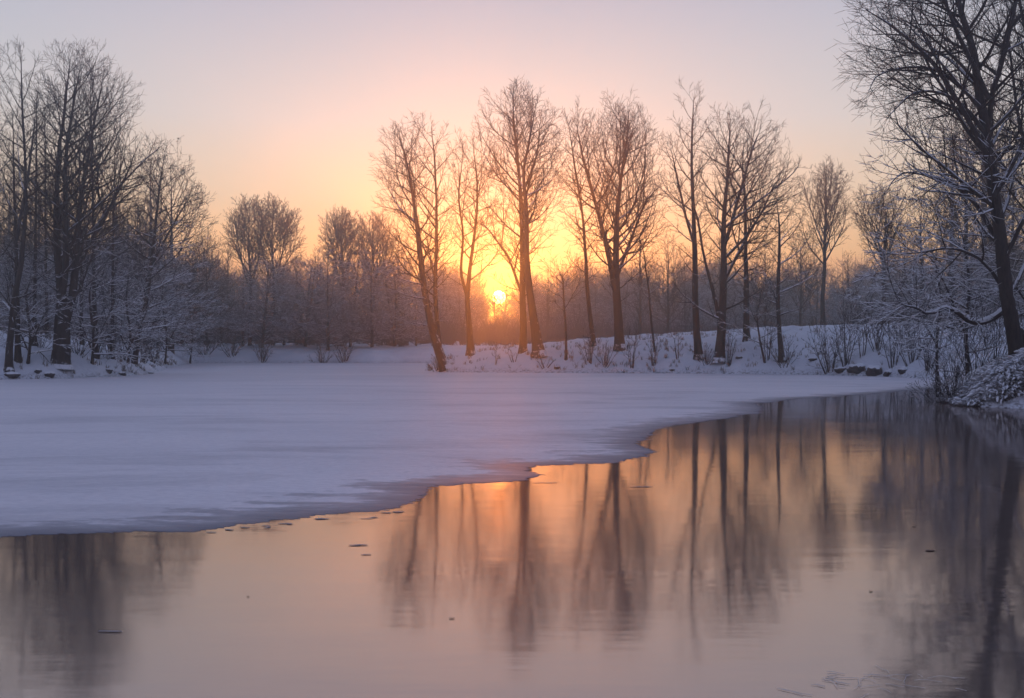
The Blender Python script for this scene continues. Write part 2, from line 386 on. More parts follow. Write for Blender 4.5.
def assemble(name, label, base, stems, g, snow=1.0, snow_z=None, cat='tree', group=None, nlimb=6, leaves=0, twigmat=None, loc=None):
    root = empty(name, loc if loc is not None else base); tag(root, label, cat, group)
    off = base
    tr = [([tuple(p[:3]) for p in stems[0]], [p[3] for p in stems[0]])]
    link('trunk', tubes('trunk', tr, 12, off), root, [BARK])
    for s_ in stems[1:]:
        link('limb', tubes('limb', [([tuple(p[:3]) for p in s_], [p[3] for p in s_])], 10, off), root, [BARK])
    l1 = sorted([b for b in g.out if b[0] == 1], key=lambda b: -b[2][0] * len(b[1]))[:nlimb]
    ids = set(id(b) for b in l1)
    for b in l1: link('limb', tubes('limb', [b[1:]], NSIDE, off), root, [BARK])
    rest = [b[1:] for b in g.out if id(b) not in ids]
    link('crown', tubes('crown', rest, NSIDE, off), root, [twigmat or TWIG])
    if snow > 0:
        sb = snow_on(g.out, snow, snow_z)
        for s_ in stems:                              # snow streak on leaning stems
            pass
        if sb: link('snow_cover', tubes('snow_cover', sb, 4, off), root, [SNOW])
    if leaves:
        tips = [b[1][-1] for b in g.out if b[0] >= 3]; tips = random.sample(tips, min(leaves, len(tips)))
        V = []; 
        for p in tips:
            for q in range(2):
                c = np.array(p) - np.array(off) + np.random.randn(3) * .06; a = np.random.randn(3); a /= np.linalg.norm(a); b_ = np.cross(a, np.random.randn(3)); b_ /= np.linalg.norm(b_)
                s1 = uni(.03, .065); V += [c - a * s1, c + b_ * s1 * .6, c + a * s1, c - b_ * s1 * .6]
        link('dry_leaves', build('dry_leaves', np.array(V), np.arange(len(V)).reshape(-1, 4), False), root, [LEAF])
    return root
def hero(name, label, Yd, stems_px, env, seed, r0=None, bare=.18, nl1=2.05, snow=1.0, snow_py=250, leaves=0, base=None, dens=(0, 1.6, 2.1, 1.75), up=.085, angle1=(48, 76), maxlev=4, group=None,
         rtwig=None, depthlean=1.2, nlimb=6, cat='tree', maxl=8.5, twigmat=None, low=0, asp=.85):
    """stems_px: list of stems [(px, py, radius_m), ...]; env: rows (py, left px, right px) of the crown outline."""
    random.seed(seed); np.random.seed(seed)
    x0, y0, _ = stems_px[0][0]
    if base is None: bx, by, bz = on_ground(x0, y0, Yd - 14, Yd + 14); 
    else: bx, by, bz = base
    Yd = by
    S = Yd / F
    zrow = [EYE - (e[0] - CY) * S for e in env][::-1]
    wd = lambda e: .09 * (e[2] - e[1])
    xl = [(e[1] - wd(e) - CX) * S for e in env][::-1]; xr = [(e[2] + wd(e) - CX) * S for e in env][::-1]
    def inside(p):
        z = p[2]
        if z > zrow[-1] or z < zrow[0]: return z <= zrow[0] and z > zrow[0] - 2
        i = 0
        while zrow[i + 1] < z: i += 1
        f = (z - zrow[i]) / (zrow[i + 1] - zrow[i] + 1e-9)
        a = xl[i] + (xl[i + 1] - xl[i]) * f; b = xr[i] + (xr[i + 1] - xr[i]) * f
        h = (b - a) / 2; 
        if h <= .05: return False
        u = (p[0] - (a + b) / 2) / h; v = (p[1] - by) / (max(h, .6) * asp)
        return u * u + v * v < 1
    stems = []
    for si, st in enumerate(stems_px):
        pts = []
        dy0 = uni(-depthlean, depthlean)
        t0 = 0
        for k, (px, py, r) in enumerate(st):
            if k == len(st) - 1: py += 9
            x, y, z = at(px, py, Yd)
            if si == 0 and k == 0: x, y, z = bx, by, bz - .15
            h = max(0, z - bz); dy = dy0 * min(1, h / 12) ** 1.3 if si else .3 * dy0 * min(1, h / 12)
            pts.append((x, by + dy, z, r))
        pts = [(a, b, c, r_ * (.80 if r_ > .1 else .92)) for a, b, c, r_ in pts]
        P = smooth_path(pts)
        w = np.cumsum(np.random.randn(len(P), 2) * .012, 0) * np.minimum(1, np.arange(len(P)) / 6)[:, None]
        P[:, 0] += w[:, 0]; P[:, 1] += w[:, 1]
        if si == 0:                                   # root flare
            P[0, 3] *= 1.35; P[1, 3] *= 1.08
        stems.append(P)
    rt = rtwig or (.0138 * Yd / 90)
    up4 = (0, up, up * 1.1, up * .9, .04)
    g = Grow(inside, maxlev, rt, dens, up4, angle=(28, 52)); g.minlen = .35
    for P in stems:
        seg = np.linalg.norm(np.diff(P[:, :3], axis=0), axis=1); cum = np.concatenate([[0], np.cumsum(seg)]); tot_ = cum[-1]
        m = int(tot_ * nl1 * (1 - bare)); ang = uni(0, 6)
        for k in range(m):
            t = bare + (1 - bare) * (k + rnd()) / m; s_ = t * tot_; i = min(len(P) - 2, int(np.searchsorted(cum, s_)) - 1); i = max(i, 0)
            f = (s_ - cum[i]) / seg[i]; p = P[i] * (1 - f) + P[i + 1] * f
            d = norm(tuple(P[i + 1, :3] - P[i, :3])); ang += 2.4 + uni(-.5, .5); dd = perp(d, ang)
            a = R(uni(*angle1) * (1.15 - .4 * t)); dr = norm(tuple(d[q] * math.cos(a) + dd[q] * math.sin(a) for q in range(3)))
            if low and t < .5: dr = norm((dr[0], dr[1], dr[2] - low))
            # room to the crown outline
            room = 0; pp = tuple(p[:3])
            while room < maxl:
                room += .6
                if not inside((pp[0] + dr[0] * room, pp[1] + dr[1] * room, pp[2] + dr[2] * room + up * room * room * .25)): break
            if room <= .7: room = 1.0
            ln = room * uni(.5, 1.12); 
            g.branch(pp, dr, ln, max(rt * 1.6, min(p[3] * .6, .016 + ln * .017)), 1)
        # stem tip
        d = norm(tuple(P[-1, :3] - P[-3, :3])); pp = tuple(P[-1, :3])
        for q in range(3):
            dd = perp(d, uni(0, 6.28)); a = R(uni(4, 24)); g.branch(pp, norm(tuple(d[k] * math.cos(a) + dd[k] * math.sin(a) for k in range(3))), uni(.5, 1.3), P[-1, 3] * .8, 2)
    sz = EYE - (snow_py - CY) * S
    return assemble(name, label, (bx, by, bz), stems, g, snow, sz, group=group, leaves=leaves, nlimb=nlimb, cat=cat, twigmat=twigmat)
G_PEN = 'tall bare trees on the snowy point'
G_LEFT = 'bare trees on the left bank'
# --- the snowy point in the middle of the picture
hero('bare_tree', 'leaning twin-stemmed bare tree at the tip of the snowy point, left of the sun', 88,
     [[(446, 369, .62), (437, 345, .48), (429, 315, .38), (423, 283, .33), (419, 245, .26), (414, 205, .18), (407, 165, .11), (400, 132, .04)],
      [(441, 357, .30), (437, 325, .25), (435, 285, .22), (436, 235, .17), (435, 190, .12), (433, 150, .07), (431, 126, .03)]],
     [(122, 405, 436), (128, 392, 444), (150, 374, 450), (185, 362, 452), (230, 362, 452), (270, 376, 450), (300, 395, 447), (320, 405, 445)], 11, snow_py=300, group=G_PEN)
hero('bare_tree', 'slim forked bare tree standing between the leaning twin tree and the sun', 92,
     [[(471, 355, .52), (469, 325, .33), (467, 297, .28), (471, 262, .2), (476, 225, .15), (478, 185, .09), (474, 140, .03)],
      [(467, 297, .2), (461, 270, .17), (463, 235, .13), (459, 195, .09), (463, 150, .03)]],
     [(132, 462, 476), (145, 454, 486), (180, 448, 497), (230, 449, 500), (275, 452, 496), (300, 458, 484)], 12, snow=.4, snow_py=290, group=G_PEN, bare=.3)
hero('bare_tree', 'tallest bare tree, upright trunk directly beside the sun on its right', 96,
     [[(523, 352, .45), (523, 325, .38), (522, 300, .34), (522, 260, .3), (521, 215, .24), (518, 170, .17), (514, 130, .1), (512, 88, .03)],
      [(522, 215, .14), (530, 180, .11), (538, 150, .07), (541, 112, .03)],
      [(521, 292, .16), (509, 258, .14), (497, 240, .1), (485, 225, .06), (478, 214, .03)]],
     [(86, 502, 520), (98, 492, 545), (130, 478, 557), (175, 474, 562), (225, 478, 556), (260, 487, 545), (290, 500, 535)], 13, snow=.3, snow_py=290, group=G_PEN, nlimb=8, nl1=2.25)
hero('bare_tree', 'bare tree with thick trunk leaning left, its stem crossing the tallest tree', 92,
     [[(539, 356, .72), (535, 325, .48), (530, 290, .38), (527, 255, .31), (527, 215, .24), (524, 175, .16), (530, 140, .1), (535, 104, .03)]],
     [(100, 522, 542), (125, 512, 552), (170, 504, 560), (215, 508, 562), (260, 515, 556), (285, 520, 545)], 14, snow=.3, snow_py=290, group=G_PEN, bare=.36)
hero('small_tree', 'small thin tree with a wide low crown just right of the flared trunk', 90,
     [[(566, 361, .16), (566, 330, .12), (564, 300, .09), (563, 280, .06), (560, 262, .03)]],
     [(250, 552, 572), (262, 542, 586), (280, 540, 592), (300, 548, 584), (312, 556, 574)], 15, snow=.6, snow_py=330, bare=.5, rtwig=.012, nl1=2.2, maxl=4, angle1=(45, 70), group='small trees on the snowy point')
hero('bare_tree', 'slender bare tree with its crown meeting the wide double-limbed tree', 98,
     [[(594, 346, .3), (591, 320, .25), (588, 286, .21), (586, 250, .17), (582, 205, .12), (575, 165, .08), (570, 122, .03)]],
     [(116, 562, 578), (130, 556, 592), (170, 552, 602), (215, 553, 604), (262, 562, 600), (290, 574, 596)], 16, snow=.4, snow_py=300, group=G_PEN, bare=.3)
hero('bare_tree', 'wide bare tree with two long limbs rising from its trunk like a V', 95,
     [[(620, 349, .6), (618, 320, .48), (616, 290, .42), (616, 250, .34), (617, 215, .26), (622, 170, .16), (627, 138, .09), (628, 106, .03)],
      [(615, 288, .32), (609, 255, .28), (600, 220, .22), (591, 188, .17), (582, 155, .11), (576, 116, .03)],
      [(618, 275, .2), (628, 248, .17), (637, 225, .13), (647, 200, .09), (656, 180, .04)]],
     [(103, 614, 634), (116, 572, 640), (140, 566, 648), (180, 566, 664), (220, 572, 668), (260, 586, 656), (290, 600, 636)], 17, snow=.5, snow_py=300, group=G_PEN, nlimb=8, nl1=2.25)
hero('small_tree', 'thin young tree leaning left between the V-limbed tree and the tall narrow tree', 96,
     [[(655, 352, .12), (651, 320, .10), (648, 290, .08), (644, 262, .06), (642, 240, .03)]],
     [(228, 636, 650), (250, 630, 662), (280, 632, 668), (305, 640, 662)], 18, snow=.8, snow_py=300, bare=.4, rtwig=.012, maxl=4, group='small trees on the snowy point')
hero('bare_tree', 'tall narrow bare tree with a pointed crown, right of the V-limbed tree', 90,
     [[(699, 359, .5), (697, 335, .37), (695, 300, .32), (694, 255, .27), (693, 215, .2), (691, 170, .14), (692, 130, .08), (693, 92, .03)],
      [(694, 240, .14), (686, 210, .12), (678, 175, .08), (673, 142, .03)]],
     [(88, 686, 700), (110, 676, 706), (140, 664, 710), (185, 658, 714), (230, 664, 712), (265, 672, 710), (290, 680, 706)], 19, snow=.6, snow_py=310, group=G_PEN, bare=.3)
hero('bare_tree', 'broad-crowned bare tree with mossy trunk at the water side of the point', 87,
     [[(719, 363, .62), (721, 335, .45), (723, 300, .37), (724, 262, .31), (724, 225, .25), (727, 185, .16), (729, 150, .09), (730, 118, .03)],
      [(724, 250, .2), (735, 215, .17), (745, 180, .12), (756, 145, .08), (762, 122, .03)],
      [(723, 285, .17), (738, 255, .15), (752, 230, .11), (768, 205, .07), (780, 190, .03)]],
     [(112, 722, 740), (122, 712, 768), (150, 706, 786), (190, 703, 792), (230, 706, 788), (268, 712, 770), (295, 716, 745)], 20, snow=.7, snow_py=320, group=G_PEN, nlimb=8, nl1=2.25)
hero('bare_tree', 'leaning slim tree rising left out of the foot of the mossy trunk', 89,
     [[(722, 356, .24), (719, 325, .2), (712, 290, .17), (703, 255, .13), (697, 220, .09), (690, 190, .03)]],
     [(185, 680, 698), (205, 676, 708), (240, 682, 716), (285, 695, 722)], 21, snow=.7, snow_py=320, group=G_PEN, bare=.35)
hero('bare_tree', 'straight medium bare tree behind the broad-crowned mossy tree', 97,
     [[(747, 354, .42), (746, 320, .32), (746, 285, .26), (745, 245, .19), (745, 205, .13), (743, 170, .07), (744, 140, .03)]],
     [(136, 738, 752), (160, 728, 762), (200, 724, 772), (245, 728, 772), (285, 736, 760)], 22, snow=.8, snow_py=310, group=G_PEN)
hero('seeded_tree', 'bare tree with clusters of brown seeds in its low dense crown', 88,
     [[(782, 361, .34), (780, 335, .22), (779, 300, .19), (780, 262, .15), (781, 230, .09), (779, 198, .03)]],
     [(192, 772, 788), (205, 762, 800), (235, 754, 812), (275, 752, 815), (305, 758, 808), (325, 768, 795)], 23, snow=1.0, snow_py=270, leaves=1100, group=G_PEN, bare=.25, nl1=2.0, angle1=(50, 80))
hero('small_tree', 'frosted arching sapling tree below the crown of the seeded tree', 87,
     [[(765, 362, .10), (760, 340, .08), (757, 315, .06), (760, 290, .03)]],
     [(275, 742, 775), (300, 728, 790), (325, 730, 790), (340, 742, 778)], 24, snow=1.2, snow_py=100, bare=.3, maxl=4, nl1=2.5, group='small trees on the snowy point', twigmat=TWIG_FROST, rtwig=.012)
# --- trees behind the right part of the bank
hero('bare_tree', 'vase-shaped bare tree standing alone against the sky, right of the seeded tree', 128,
     [[(823, 331, .36), (823, 300, .3), (824, 270, .25), (824, 240, .19), (825, 205, .11), (825, 172, .03)]],
     [(168, 816, 834), (178, 806, 846), (200, 800, 851), (225, 803, 848), (250, 812, 838), (262, 818, 830)], 25, snow=.2, snow_py=330, group='bare trees behind the bank', bare=.42, angle1=(22, 42), nl1=3.0, base=None)
hero('bare_tree', 'rounded bare tree rising behind the long snow-laden limb', 125,
     [[(884, 333, .34), (884, 300, .28), (884, 265, .22), (886, 230, .13), (888, 196, .03)],
      [(884, 272, .17), (877, 245, .13), (870, 215, .04)]],
     [(190, 868, 898), (198, 860, 915), (220, 858, 926), (245, 864, 922), (268, 872, 905)], 26, snow=.2, snow_py=330, group='bare trees behind the bank', bare=.35, angle1=(25, 48), nl1=2.6)
hero('bare_tree', 'bare tree half hidden behind branches of the big right-bank tree', 118,
     [[(922, 336, .3), (921, 300, .25), (922, 265, .2), (920, 235, .12), (921, 200, .03)]],
     [(196, 912, 932), (210, 902, 944), (240, 900, 948), (275, 908, 940)], 27, snow=.3, snow_py=330, group='bare trees behind the bank', bare=.3)

# --- big tree on the right bank
hero('big_bare_tree', 'big dark bare tree on the right bank whose limbs fill the upper right corner', 37,
     [[(1018, 366, .36), (1013, 330, .32), (1006, 292, .30), (1001, 255, .28), (995, 215, .26), (989, 176, .24), (984, 140, .22), (977, 100, .19), (969, 60, .16), (956, 15, .12), (943, -40, .07), (936, -90, .03)],
      [(990, 180, .13), (974, 150, .12), (950, 110, .105), (932, 82, .09), (912, 60, .07), (885, 38, .05), (860, 14, .02)],
      [(984, 135, .13), (990, 95, .12), (1002, 50, .10), (1012, 0, .08), (1022, -50, .03)],
      [(997, 235, .11), (980, 205, .09), (960, 185, .075), (935, 175, .05), (905, 172, .035), (887, 182, .015)],
      [(978, 105, .10), (960, 70, .09), (940, 35, .07), (925, -5, .05), (915, -50, .02)],
      [(1002, 258, .10), (1015, 225, .09), (1030, 190, .07), (1045, 150, .03)],
      [(986, 150, .10), (965, 120, .085), (938, 100, .06), (908, 98, .045), (884, 110, .02)],
      [(1006, 290, .08), (985, 262, .07), (955, 248, .055), (920, 252, .035), (893, 245, .015)],
      [(993, 190, .09), (1012, 150, .08), (1024, 100, .07), (1034, 40, .05), (1040, -30, .02)],
      [(975, 88, .08), (945, 66, .07), (915, 62, .05), (885, 70, .03), (872, 80, .012)]],
     [(-110, 915, 1000), (-60, 896, 1060), (0, 884, 1120), (60, 888, 1130), (120, 900, 1125), (180, 900, 1110), (225, 906, 1100), (265, 900, 1080), (300, 925, 1050)],
     31, snow=1.0, snow_py=200, nlimb=10, nl1=2.4, bare=.26, depthlean=1.6, rtwig=.0078, dens=(0, 2.0, 2.6, 2.4), up=.05, maxl=4.6, base=(wx(1018, 36.5), 36.5, gz(wx(1018, 36.5), 36.5)), cat='tree')
hero('bare_tree', 'dark bare tree at the right edge, its crown mixing with the biggest right-bank tree', 41,
     [[(1062, 366, .22), (1058, 320, .19), (1050, 260, .17), (1043, 200, .15), (1040, 140, .12), (1030, 80, .10), (1018, 20, .07), (1008, -50, .03)],
      [(1046, 215, .10), (1028, 170, .09), (1012, 120, .07), (1003, 60, .05), (998, 0, .02)],
      [(1042, 170, .09), (1060, 120, .08), (1070, 50, .06), (1075, -30, .02)]],
     [(-70, 980, 1050), (0, 955, 1100), (80, 950, 1130), (160, 958, 1130), (240, 975, 1110), (290, 1000, 1090)],
     32, snow=.8, snow_py=235, nlimb=6, nl1=2.2, bare=.2, rtwig=.0078, dens=(0, 1.8, 2.4, 2.2), up=.06, maxl=4.2, base=(wx(1062, 41), 41, gz(wx(1062, 41), 41)))
random.seed(77)
def snow_limb_tree():
    """second stem beside the big tree, carrying the long snow-laden limb"""
    Yd = 37.4
    x, y = wx(1030, Yd), Yd; z = gz(x, y)
    stem = [(1030, 360, .2), (1022, 335, .17), (1012, 322, .14), (1003, 311, .12)]
    limb = [(1003, 311, .12), (990, 319, .11), (975, 323, .10), (963, 320, .095), (950, 312, .085), (938, 309, .075), (926, 313, .065), (917, 314, .055), (906, 309, .045), (895, 307, .03), (884, 302, .012)]
    P0 = smooth_path([(x, y, z - .15, .26)] + [(*at(a, b, Yd), r) for a, b, r in stem[1:]])
    P1 = smooth_path([(*(lambda q: (q[0], q[1] - .12 * i, q[2]))(at(a, b, Yd)), r) for i, (a, b, r) in enumerate(limb)])
    P2 = smooth_path([(*at(1003, 311, Yd), .1), (*at(1018, 280, Yd), .08), (*at(1035, 240, Yd + .8), .06), (*at(1050, 190, Yd + 1), .02)])
    def ins(p): return p[2] > .6
    g = Grow(ins, 4, .0062, (0, 1.8, 2.6, 3.0), (0, .03, .03, .02, .02), angle=(35, 65))
    for P, dn in ((P1, 3.4), (P2, 3.0)):
        for k in range(1, len(P) - 1):
            for q in range(int(dn * .25 + rnd())):
                d = norm(tuple(P[k + 1, :3] - P[k, :3])); dd = perp(d, uni(0, 6.28)); a = R(uni(35, 75))
                g.branch(tuple(P[k, :3]), norm(tuple(d[i] * math.cos(a) + dd[i] * math.sin(a) for i in range(3))), uni(.8, 2.2), .018, 2)
    t = assemble('snow_laden_tree', 'low curved tree whose long limb carries a thick line of snow over the bank', (x, y, z), [P0, P1, P2], g, 1.0, 99, 'tree', nlimb=0)
    sp = [(p[0], p[1], p[2] + p[3] * .75) for p in P1]; sr = [max(.012, p[3] * .85 * uni(.8, 1.1)) for p in P1]
    o = link('snow_cover', tubes('snow_cover', [(sp, sr)], 8, (x, y, z)), t, [SNOW])
snow_limb_tree()
# lower, snow-laden spreading trees of the right bank
for i, (lab, px0, Yd, st, env, sd) in enumerate([
    ('spreading understorey tree with snow on its level branches, left of the big right-hand trunk', 968, 42,
     [[(968, 368, .09), (966, 330, .08), (970, 290, .065), (965, 255, .045), (960, 222, .02)], [(967, 340, .05), (950, 300, .045), (932, 265, .03), (915, 240, .012)]],
     [(205, 940, 985), (225, 905, 1010), (260, 890, 1025), (300, 900, 1025), (330, 925, 1010), (350, 945, 990)], 41),
    ('spreading understorey tree with snowy twigs at the right edge beside the big trunk', 1045, 39,
     [[(1045, 360, .10), (1042, 320, .09), (1036, 280, .07), (1030, 235, .05), (1026, 190, .02)], [(1043, 330, .05), (1020, 295, .045), (1000, 270, .03), (985, 255, .012)]],
     [(170, 1000, 1060), (200, 975, 1085), (250, 960, 1100), (300, 965, 1100), (335, 985, 1090)], 42),
    ('young dense tree hung with frost behind the bank, between the saplings and the big tree', 938, 52,
     [[(938, 372, .09), (936, 340, .08), (940, 305, .065), (934, 270, .045), (936, 235, .02)], [(937, 345, .05), (922, 315, .045), (908, 285, .03), (896, 270, .012)]],
     [(225, 920, 955), (250, 895, 975), (290, 882, 985), (325, 885, 980), (350, 905, 965)], 43)]):
    hero('understorey_tree', lab, Yd, st, env, sd, snow=1.25, snow_py=0, bare=.12, nl1=2.6, maxl=3.6, up=.0, angle1=(62, 88), dens=(0, 1.6, 2.1, 2.0), twigmat=TWIG_FROST, rtwig=.0065, group='spreading snowy trees on the right bank', nlimb=4,
         base=(wx(px0, Yd), Yd, gz(wx(px0, Yd), Yd)))

# --- left bank
hero('big_bare_tree', 'biggest tree of the left bank, thick twin trunk and fan-shaped crown', 76,
     [[(60, 366, .85), (62, 345, .72), (63, 320, .60), (62, 290, .42), (58, 250, .30), (58, 200, .22), (61, 150, .14), (68, 100, .08), (72, 56, .03)],
      [(65, 325, .38), (73, 290, .32), (76, 250, .26), (80, 205, .2), (88, 160, .13), (97, 110, .07), (103, 72, .03)],
      [(63, 300, .30), (68, 262, .26), (69, 215, .21), (70, 165, .15), (76, 120, .09), (84, 66, .03)],
      [(75, 270, .16), (90, 235, .13), (107, 205, .1), (124, 172, .06), (134, 140, .03)]],
     [(50, 62, 80), (58, 45, 98), (85, 40, 122), (120, 38, 138), (160, 36, 146), (200, 34, 146), (240, 38, 140), (280, 46, 120), (300, 54, 100)], 51, snow=.8, snow_py=270, group=G_LEFT, nlimb=10, nl1=2.25)
hero('bare_tree', 'tall bare tree at the left edge, thin straight trunk standing close to the ice', 72,
     [[(9, 372, .36), (9, 345, .27), (13, 300, .23), (19, 260, .2), (22, 215, .16), (21, 165, .11), (18, 110, .07), (17, 52, .03)],
      [(20, 245, .13), (30, 205, .1), (38, 160, .07), (42, 110, .03)]],
     [(46, 10, 26), (60, 0, 40), (110, -12, 52), (170, -18, 56), (230, -14, 52), (280, -4, 40)], 52, snow=.7, snow_py=280, group=G_LEFT)
hero('bare_tree', 'bare tree with a leaning snow-flecked trunk at the right end of the left bank', 76,
     [[(134, 363, .30), (139, 335, .25), (145, 305, .22), (150, 270, .19), (154, 235, .15), (158, 195, .09), (163, 152, .03)],
      [(151, 262, .12), (163, 235, .09), (176, 210, .06), (184, 188, .03)]],
     [(150, 152, 172), (162, 140, 190), (195, 134, 200), (240, 126, 206), (290, 118, 210), (330, 122, 200)], 53, snow=1.1, snow_py=255, leaves=1300, group=G_LEFT, bare=.15, nl1=2.6, angle1=(45, 80), up=.03)
for i, (lab, Yd, px, py0, top, w, r, sd, gr) in enumerate([
    ('thin straight bare tree between the edge tree and the big twin trunk', 84, 34, 360, 92, 24, .24, 61, G_LEFT),
    ('narrow bare tree close behind the edge tree, its trunk darkly frosted', 80, 18, 362, 120, 22, .26, 62, G_LEFT),
    ('dark trunked tree standing just right of the biggest left-bank tree', 86, 96, 358, 105, 30, .27, 63, G_LEFT),
    ('slim bare tree leaning right beside the snow-flecked leaning trunk', 82, 112, 358, 150, 26, .20, 64, G_LEFT),
    ('bare tree cut by the left edge, only its right branches showing', 78, -14, 362, 60, 34, .34, 65, G_LEFT),
    ('thin forest tree between the twin trunk and its dark neighbour', 92, 82, 358, 130, 24, .2, 66, G_LEFT),
    ('slender bare tree left of the biggest left-bank tree, behind the thin straight one', 94, 47, 358, 110, 24, .22, 67, G_LEFT)]):
    lean = uni(-6, 6)
    hero('bare_tree', lab, Yd, [[(px, py0, r), (px + lean * .3, 300, r * .7), (px + lean * .6, 240, r * .5), (px + lean, (240 + top) / 2, r * .3), (px + lean * 1.2, top, .03)]],
         [(top - 4, px - 6, px + 8), (top + 25, px - w * .8, px + w * .8), ((top + 270) / 2, px - w, px + w), (270, px - w * .8, px + w * .8), (300, px - w * .4, px + w * .4)],
         sd, snow=.9, snow_py=280, group=gr, nlimb=3, bare=.25)
for i, (lab, Yd, px, env, sd) in enumerate([
    ('low spreading tree loaded with snow under the leaning trunk tree', 98, 165, [(250, 150, 185), (275, 130, 205), (310, 122, 212), (340, 130, 205), (355, 145, 190)], 71),
    ('low snowy spreading tree right below the biggest left-bank tree', 73, 92, [(265, 80, 115), (285, 66, 135), (315, 60, 140), (340, 68, 130)], 72),
    ('low snowy spreading tree in front of the trunks at the left edge', 73, 28, [(268, 15, 50), (290, 0, 66), (320, -6, 70), (345, 6, 56)], 73),
    ('outermost low snowy tree at the right end of the left bank', 122, 190, [(262, 178, 205), (285, 166, 214), (320, 160, 216), (348, 168, 208)], 74),
    ('low snowy spreading tree between the twin trunk and the leaning trunk', 84, 128, [(255, 115, 145), (285, 100, 160), (315, 96, 164), (345, 106, 150)], 75)]):
    top = env[0][0]
    hero('understorey_tree', lab, Yd, [[(px, 364, .13), (px + 2, 335, .11), (px - 2, 300, .08), (px + 1, top + 6, .02)], [(px, 350, .07), (px + 14, 320, .05), (px + 22, 295, .02)], [(px, 350, .07), (px - 14, 318, .05), (px - 20, 292, .02)]],
         env, sd, snow=1.2, snow_py=0, bare=.1, nl1=2.6, maxl=4, up=.0, angle1=(60, 88), twigmat=TWIG_FROST, rtwig=.011, group='low snowy trees on the left bank', nlimb=3)

# --- trees beyond the ice, mostly one of a few grown forms
def template(name, Ht, Wd, seed, bare, dens, maxlev, rt, angle1, nl1, snow, up=.06, stems=1, fan=False):
    random.seed(seed); np.random.seed(seed)
    def ins(p):
        h = p[2] / Ht
        if h > 1 or h < bare * .8: return False
        k = math.sin(math.pi * min(1, ((h - bare * .8) / (1 - bare * .8)) ** .8 * .97 + .02)) ** .6
        if fan: k = min(1, .12 + 1.5 * max(0, h - bare * .8)) * math.sqrt(max(0, 1 - (max(0, h - .62) / .38) ** 2.4))
        return p[0] ** 2 + p[1] ** 2 < (Wd * k) ** 2
    g = Grow(ins, maxlev, rt, dens, (0, up, up, up, up), angle=(28, 52)); SS = []
    for s_ in range(stems):
        a = uni(0, 6.28); sp = 0 if stems == 1 else .16
        P = smooth_path([(0, 0, -.3, .018 * Ht), (0 + sp * math.cos(a) * Ht * .15, sp * math.sin(a) * Ht * .15, Ht * .2, .013 * Ht), (sp * math.cos(a) * Ht * .5, sp * math.sin(a) * Ht * .5 + uni(-.4, .4), Ht * .55, .008 * Ht), (sp * math.cos(a) * Ht * .8, sp * math.sin(a) * Ht * .8, Ht * .97, .03)])
        SS.append(P); m = int(Ht * nl1 * (1 - bare)); ang = 0
        for k in range(m):
            t = bare + (1 - bare) * (k + rnd()) / m; i = min(len(P) - 2, int(t * (len(P) - 1))); f = t * (len(P) - 1) - i; p = P[i] * (1 - f) + P[i + 1] * f
            d = norm(tuple(P[i + 1, :3] - P[i, :3])); ang += 2.4 + uni(-.5, .5); dd = perp(d, ang); b = R(uni(*angle1))
            dr = norm(tuple(d[q] * math.cos(b) + dd[q] * math.sin(b) for q in range(3)))
            g.branch(tuple(p[:3]), dr, Wd * uni(.8, 1.3) * (1.15 - .6 * t), max(rt * 1.6, min(p[3] * .55, .06)), 1)
    root = assemble(name, None, (0, 0, 0), SS[:1], g, snow, Ht * .6 if snow < 1 else 99, nlimb=0, twigmat=TWIG_HAZE if snow >= 1 else TWIG)
    if stems > 1: 
        for S_ in SS[1:]: link('limb', tubes('limb', [([tuple(p[:3]) for p in S_], [p[3] for p in S_])], 8), root, [BARK])
    return root
def copy_tree(t, loc, rz, s, label, cat, group, name=None):
    r = t.copy(); COL.objects.link(r); r.location = loc; r.rotation_euler = (0, 0, rz); r.scale = (s, s, s) if isinstance(s, float) else s
    for k in ('label', 'category', 'group'):
        if k in r: del r[k]
    tag(r, label, cat, group)
    for ch in t.children:
        c = ch.copy(); COL.objects.link(c); c.parent = r
    return r
TMPL = {
    'vase': template('distant_tree', 20, 7.0, 101, .34, (0, 1.6, 2.3), 3, .022, (22, 50), 3.0, 0, up=.045, fan=True),
    'round': template('distant_tree', 20, 6.6, 102, .22, (0, 1.5, 2.2), 3, .022, (38, 66), 2.8, 0, up=.05),
    'narrow': template('distant_tree', 20, 3.6, 103, .22, (0, 1.5, 2.3), 3, .022, (25, 48), 2.4, 0),
    'low': template('distant_understorey_tree', 12, 4.6, 104, .06, (0, 1.6, 2.3), 3, .024, (50, 85), 3.6, 1.0, up=.01, stems=2),
    'low2': template('distant_understorey_tree', 12, 3.6, 105, .04, (0, 1.7, 2.4), 3, .024, (45, 80), 4.2, 1.0, up=.02, stems=1)}
used_t = set()
def distant(kind, px, Yd, top_py, label, group, cat='tree'):
    x = wx(px, Yd); z = gz(x, Yd); Ht = 20 if 'low' not in kind else 12
    s = (EYE - (top_py - CY) * Yd / F - z) / Ht
    t = TMPL[kind]
    if kind not in used_t:
        used_t.add(kind); t.location = (x, Yd, z); t.rotation_euler = (0, 0, rnd() * 6.28); t.scale = (s, s, s); tag(t, label, cat, group); return t
    return copy_tree(t, (x, Yd, z), rnd() * 6.28, float(s), label, cat, group)
